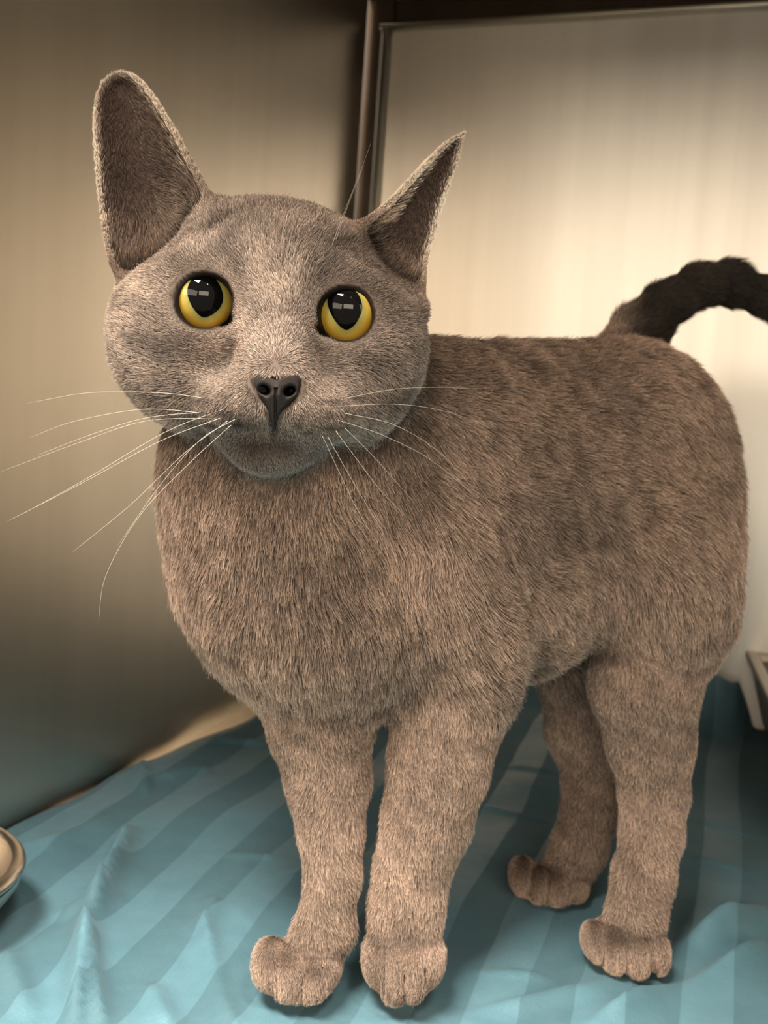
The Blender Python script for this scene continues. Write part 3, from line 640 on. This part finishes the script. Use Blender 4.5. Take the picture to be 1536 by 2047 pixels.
# ---- eyes
def hit(px, py, c, R):
    r = ray(px, py); r = r / np.linalg.norm(r); o = np.array([0, 0, CH]) - c; b = o @ r; d = b * b - (o @ o - R * R)
    if d < 0:
        p = o - r * b; return c + p / np.linalg.norm(p) * R
    return c + o + r * (-b - math.sqrt(d))
def eye_mats():
    m, N, L, b = newmat('iris_yellow'); uv = N.new('ShaderNodeUVMap'); uv.uv_map = 'UVMap'; sp = N.new('ShaderNodeSeparateXYZ'); L.new(uv.outputs[0], sp.inputs[0])
    mp = N.new('ShaderNodeMapping'); sv(mp, 'Scale', (1.2, 14, 1)); L.new(uv.outputs[0], mp.inputs[0]); n = noise(N, L, 2.5, vec=mp.outputs[0], detail=5)
    ad = N.new('ShaderNodeMath'); ad.operation = 'MULTIPLY_ADD'; L.new(n.outputs['Fac'], ad.inputs[0]); ad.inputs[1].default_value = .28
    sb = N.new('ShaderNodeMath'); sb.operation = 'SUBTRACT'; L.new(sp.outputs[0], sb.inputs[0]); sb.inputs[1].default_value = .14; L.new(sb.outputs[0], ad.inputs[2])
    r = ramp(N, L, ad.outputs[0], [(0.0, (.30, .30, .10)), (.16, (.48, .43, .12)), (.40, (.78, .54, .08)), (.68, (.84, .49, .05)), (.86, (.66, .32, .03)), (.94, (.10, .04, .005)), (1.0, (.01, .006, .004))])
    L.new(r.outputs[0], b.inputs['Base Color']); sv(b, 'Roughness', .45); sv(b, 'Coat Weight', 1.0); sv(b, 'Coat Roughness', .015)
    m2, N2, L2, b2 = newmat('pupil_black'); sv(b2, 'Base Color', (.003, .003, .003, 1)); sv(b2, 'Roughness', .02); sv(b2, 'IOR', 1.36)
    m3, N3, L3, b3 = newmat('eye_dark'); sv(b3, 'Base Color', (.012, .008, .006, 1)); sv(b3, 'Roughness', .12)
    return m, m2, m3
MI, MP, ME = eye_mats()
PUP = [[(409, 548), (428, 556), (441, 574), (446, 596), (440, 614), (425, 628), (407, 634), (393, 624), (381, 606), (375, 585), (379, 566), (391, 553)],
       [(690, 574), (708, 580), (720, 596), (724, 617), (717, 637), (706, 652), (692, 659), (678, 650), (666, 634), (657, 614), (656, 596), (669, 580)]]
IRI = [(407, 598, 65, 63, 18), (692, 626, 62, 62, -18)]
for e, pp, ir in zip(EYES, PUP, IRI):
    c, R = e['pos'], e['R']
    g = G(); v = []; nu, nv = 40, 24
    for i in range(nv + 1):
        th = math.pi * i / nv
        for j in range(nu): v.append(c + R * .985 * np.array([math.sin(th) * math.cos(2 * math.pi * j / nu), math.sin(th) * math.sin(2 * math.pi * j / nu), math.cos(th)]))
    g.add(v, [[i * nu + j, (i + 1) * nu + j, (i + 1) * nu + (j + 1) % nu, i * nu + (j + 1) % nu] for i in range(nv) for j in range(nu)])
    eo = cpart('eye', g.v, g.f, ME); eo['label'] = 'wide yellow eye with a large dark pupil'
    n = 96; pl = spline(pp + [pp[0]], n + 1)[:n]; a = math.radians(ir[4]); ph = np.arctan2(pl[:, 1] - ir[1], pl[:, 0] - ir[0]) - a
    il = np.stack([ir[0] + ir[2] * np.cos(ph) * math.cos(a) - ir[3] * np.sin(ph) * math.sin(a), ir[1] + ir[2] * np.cos(ph) * math.sin(a) + ir[3] * np.sin(ph) * math.cos(a)], 1)
    k = 12; v = []; uvv = []
    for i in range(k + 1):
        t = i / k
        for j in range(n): v.append(hit(*(pl[j] * (1 - t) * 1.0 + il[j] * t), c, R)); uvv.append((t, j / n))
    f = [[i * n + j, i * n + (j + 1) % n, (i + 1) * n + (j + 1) % n, (i + 1) * n + j] for i in range(k) for j in range(n)]
    io = cpart('iris', v, f, MI, eo); ul = io.data.uv_layers.new(name='UVMap')
    for lp in io.data.loops: ul.data[lp.index].uv = uvv[lp.vertex_index]
    v = [hit(*pl.mean(0), c, R + .004)]; k = 8
    for i in range(1, k + 1):
        for j in range(n): v.append(hit(*(pl.mean(0) + (pl[j] - pl.mean(0)) * i / k * 1.01), c, R + .004))
    f = [[0, 1 + j, 1 + (j + 1) % n] for j in range(n)] + [[1 + i * n + j, 1 + (i + 1) * n + j, 1 + (i + 1) * n + (j + 1) % n, 1 + i * n + (j + 1) % n] for i in range(k - 1) for j in range(n)]
    cpart('pupil', v, f, MP, eo)

# ---- nose leather with nostrils
def build_nose():
    m, N, L, b = newmat('nose_leather'); n = noise(N, L, 700, mapping=(1, 1, 1), detail=2)
    r = ramp(N, L, n.outputs['Fac'], [(.3, (.020, .015, .014)), (.7, (.031, .024, .022))]); L.new(r.outputs[0], b.inputs['Base Color']); sv(b, 'Roughness', .6); sv(b, 'Specular IOR Level', .3)
    bp = N.new('ShaderNodeBump'); sv(bp, 'Strength', .35); sv(bp, 'Distance', .0003); L.new(n.outputs['Fac'], bp.inputs['Height']); L.new(bp.outputs[0], b.inputs['Normal'])
    c = np.array([553, 782.]); n_ = 120; ol = spline(NOSE_OUT + [NOSE_OUT[0]], n_ + 1)[:n_]; k = 26; v = []
    def dep(p, t):
        x, y = p; d = 33.75 + .010 * max(0, y - 790) + .42 * max(0, t - .78) ** 1 * 4 * .6 + .00016 * (x - 553) ** 2 * .6
        d -= .10 * math.exp(-((x - 553) / 11) ** 2 - ((y - 790) / 34) ** 2)
        for nx, ny, an in ((529, 780, .5), (579, 782, -.5)):
            dx, dy = x - nx, y - ny; u, w = dx * math.cos(an) + dy * math.sin(an), -dx * math.sin(an) + dy * math.cos(an)
            d += .62 * math.exp(-((u / 11) ** 2 + (w / 9) ** 2) ** 1.4)
        d += .16 * math.exp(-((x - 551.5) / 3.2) ** 2) * (1 if y > 775 else 0)
        return d
    v.append(at(*c, dep(c, 0)))
    for i in range(1, k + 1):
        t = i / k
        for j in range(n_): p = c + (ol[j] - c) * t; v.append(at(*p, dep(p, t)))
    for j in range(n_): v.append(at(*(c + (ol[j] - c) * 1.0), dep(ol[j], 1) + 1.0))
    f = [[0, 1 + (j + 1) % n_, 1 + j] for j in range(n_)] + [[1 + i * n_ + j, 1 + i * n_ + (j + 1) % n_, 1 + (i + 1) * n_ + (j + 1) % n_, 1 + (i + 1) * n_ + j] for i in range(k) for j in range(n_)]
    no = cpart('nose', v, f, m); no['label'] = 'dark charcoal heart-shaped nose'
    m2, _, _, b2 = newmat('nostril_dark'); sv(b2, 'Base Color', (.003, .0025, .0025, 1)); sv(b2, 'Roughness', 1); sv(b2, 'Specular IOR Level', 0)
    for nx, ny, an in ((529, 780, .5), (579, 782, -.5)):
        vv = [at(nx, ny, dep((nx, ny), 0) - .02)]
        for q_ in (.33, .66, 1.0):
            for j in range(20):
                a = 2 * math.pi * j / 20; u, w = 12.5 * q_ * math.cos(a), 9 * q_ * math.sin(a); x, y = nx + u * math.cos(an) - w * math.sin(an), ny + u * math.sin(an) + w * math.cos(an)
                vv.append(at(x, y, dep((x, y), 0) - .02))
        ff = [[0, 1 + (j + 1) % 20, 1 + j] for j in range(20)] + [[1 + k_ * 20 + j, 1 + k_ * 20 + (j + 1) % 20, 21 + k_ * 20 + (j + 1) % 20, 21 + k_ * 20 + j] for k_ in range(2) for j in range(20)]
        cpart('nostril', vv, ff, m2, no)
build_nose()

# ---- whiskers (each a part) and the one claw that shows
mw, _, _, bw = newmat('whisker_white'); sv(bw, 'Base Color', (.80, .72, .62, 1)); sv(bw, 'Roughness', .35)
WH = [[(432, 800, 34.6), (330, 786, 36.0), (180, 785, 37.0), (55, 806, 37.6)], [(425, 828, 34.8), (290, 818, 36.6), (150, 842, 37.6), (62, 874, 38.2)],
      [(440, 822, 34.6), (300, 834, 36.4), (190, 866, 37.2), (78, 909, 37.8)], [(432, 836, 34.7), (290, 842, 36.6), (160, 884, 37.4), (4, 942, 38.0)],
      [(446, 818, 34.4), (330, 864, 35.8), (180, 953, 36.6), (46, 1027, 37.2)], [(440, 836, 34.5), (320, 882, 35.8), (160, 968, 36.8), (15, 1042, 37.4)],
      [(455, 842, 34.5), (370, 905, 35.6), (260, 1010, 36.6), (145, 1104, 37.2)], [(462, 850, 34.6), (380, 925, 35.6), (280, 1030, 36.4), (212, 1150, 37.0), (197, 1242, 37.4)],
      [(470, 838, 34.4), (400, 880, 35.0), (320, 970, 35.8), (236, 1090, 36.4)],
      [(645, 872, 34.8), (672, 930, 35.4), (705, 1000, 36.0), (742, 1066, 36.4)], [(655, 872, 34.8), (690, 935, 35.4), (728, 1000, 36.0), (766, 1064, 36.4)],
      [(672, 862, 34.8), (715, 920, 35.5), (765, 985, 36.2), (816, 1036, 36.8)], [(690, 856, 34.9), (740, 905, 35.7), (785, 955, 36.4), (828, 1004, 37.0)],
      [(676, 840, 34.8), (760, 868, 36.0), (860, 918, 37.4), (952, 994, 38.6)], [(690, 826, 34.9), (790, 850, 36.4), (880, 905, 37.8), (945, 975, 38.8)],
      [(680, 812, 34.8), (790, 808, 36.4), (890, 822, 37.8), (988, 857, 39.0)], [(690, 796, 34.9), (790, 778, 36.4), (880, 774, 37.6), (960, 778, 38.4)],
      [(664, 490, 36.2), (690, 420, 36.4), (720, 345, 36.8), (742, 285, 37.2)], [(672, 478, 36.2), (700, 400, 36.6), (728, 330, 37.0)]]
for w in WH:
    p = spline(w, 22); r = np.linspace(.0085, .003, 22) * (.55 if w[0][1] < 600 else 1)
    g = G().tube([at(*q) for q in p], r, 5); cpart('whisker', g.v, g.f, mw)
mc, _, _, bc = newmat('claw_horn'); sv(bc, 'Base Color', (.26, .20, .155, 1)); sv(bc, 'Roughness', .3)
g = G().tube([at(790, 1984, 40.35), at(788, 1996, 40.38), at(786, 2007, 40.55)], [.10, .08, .02], 8); cpart('claw', g.v, g.f, mc)
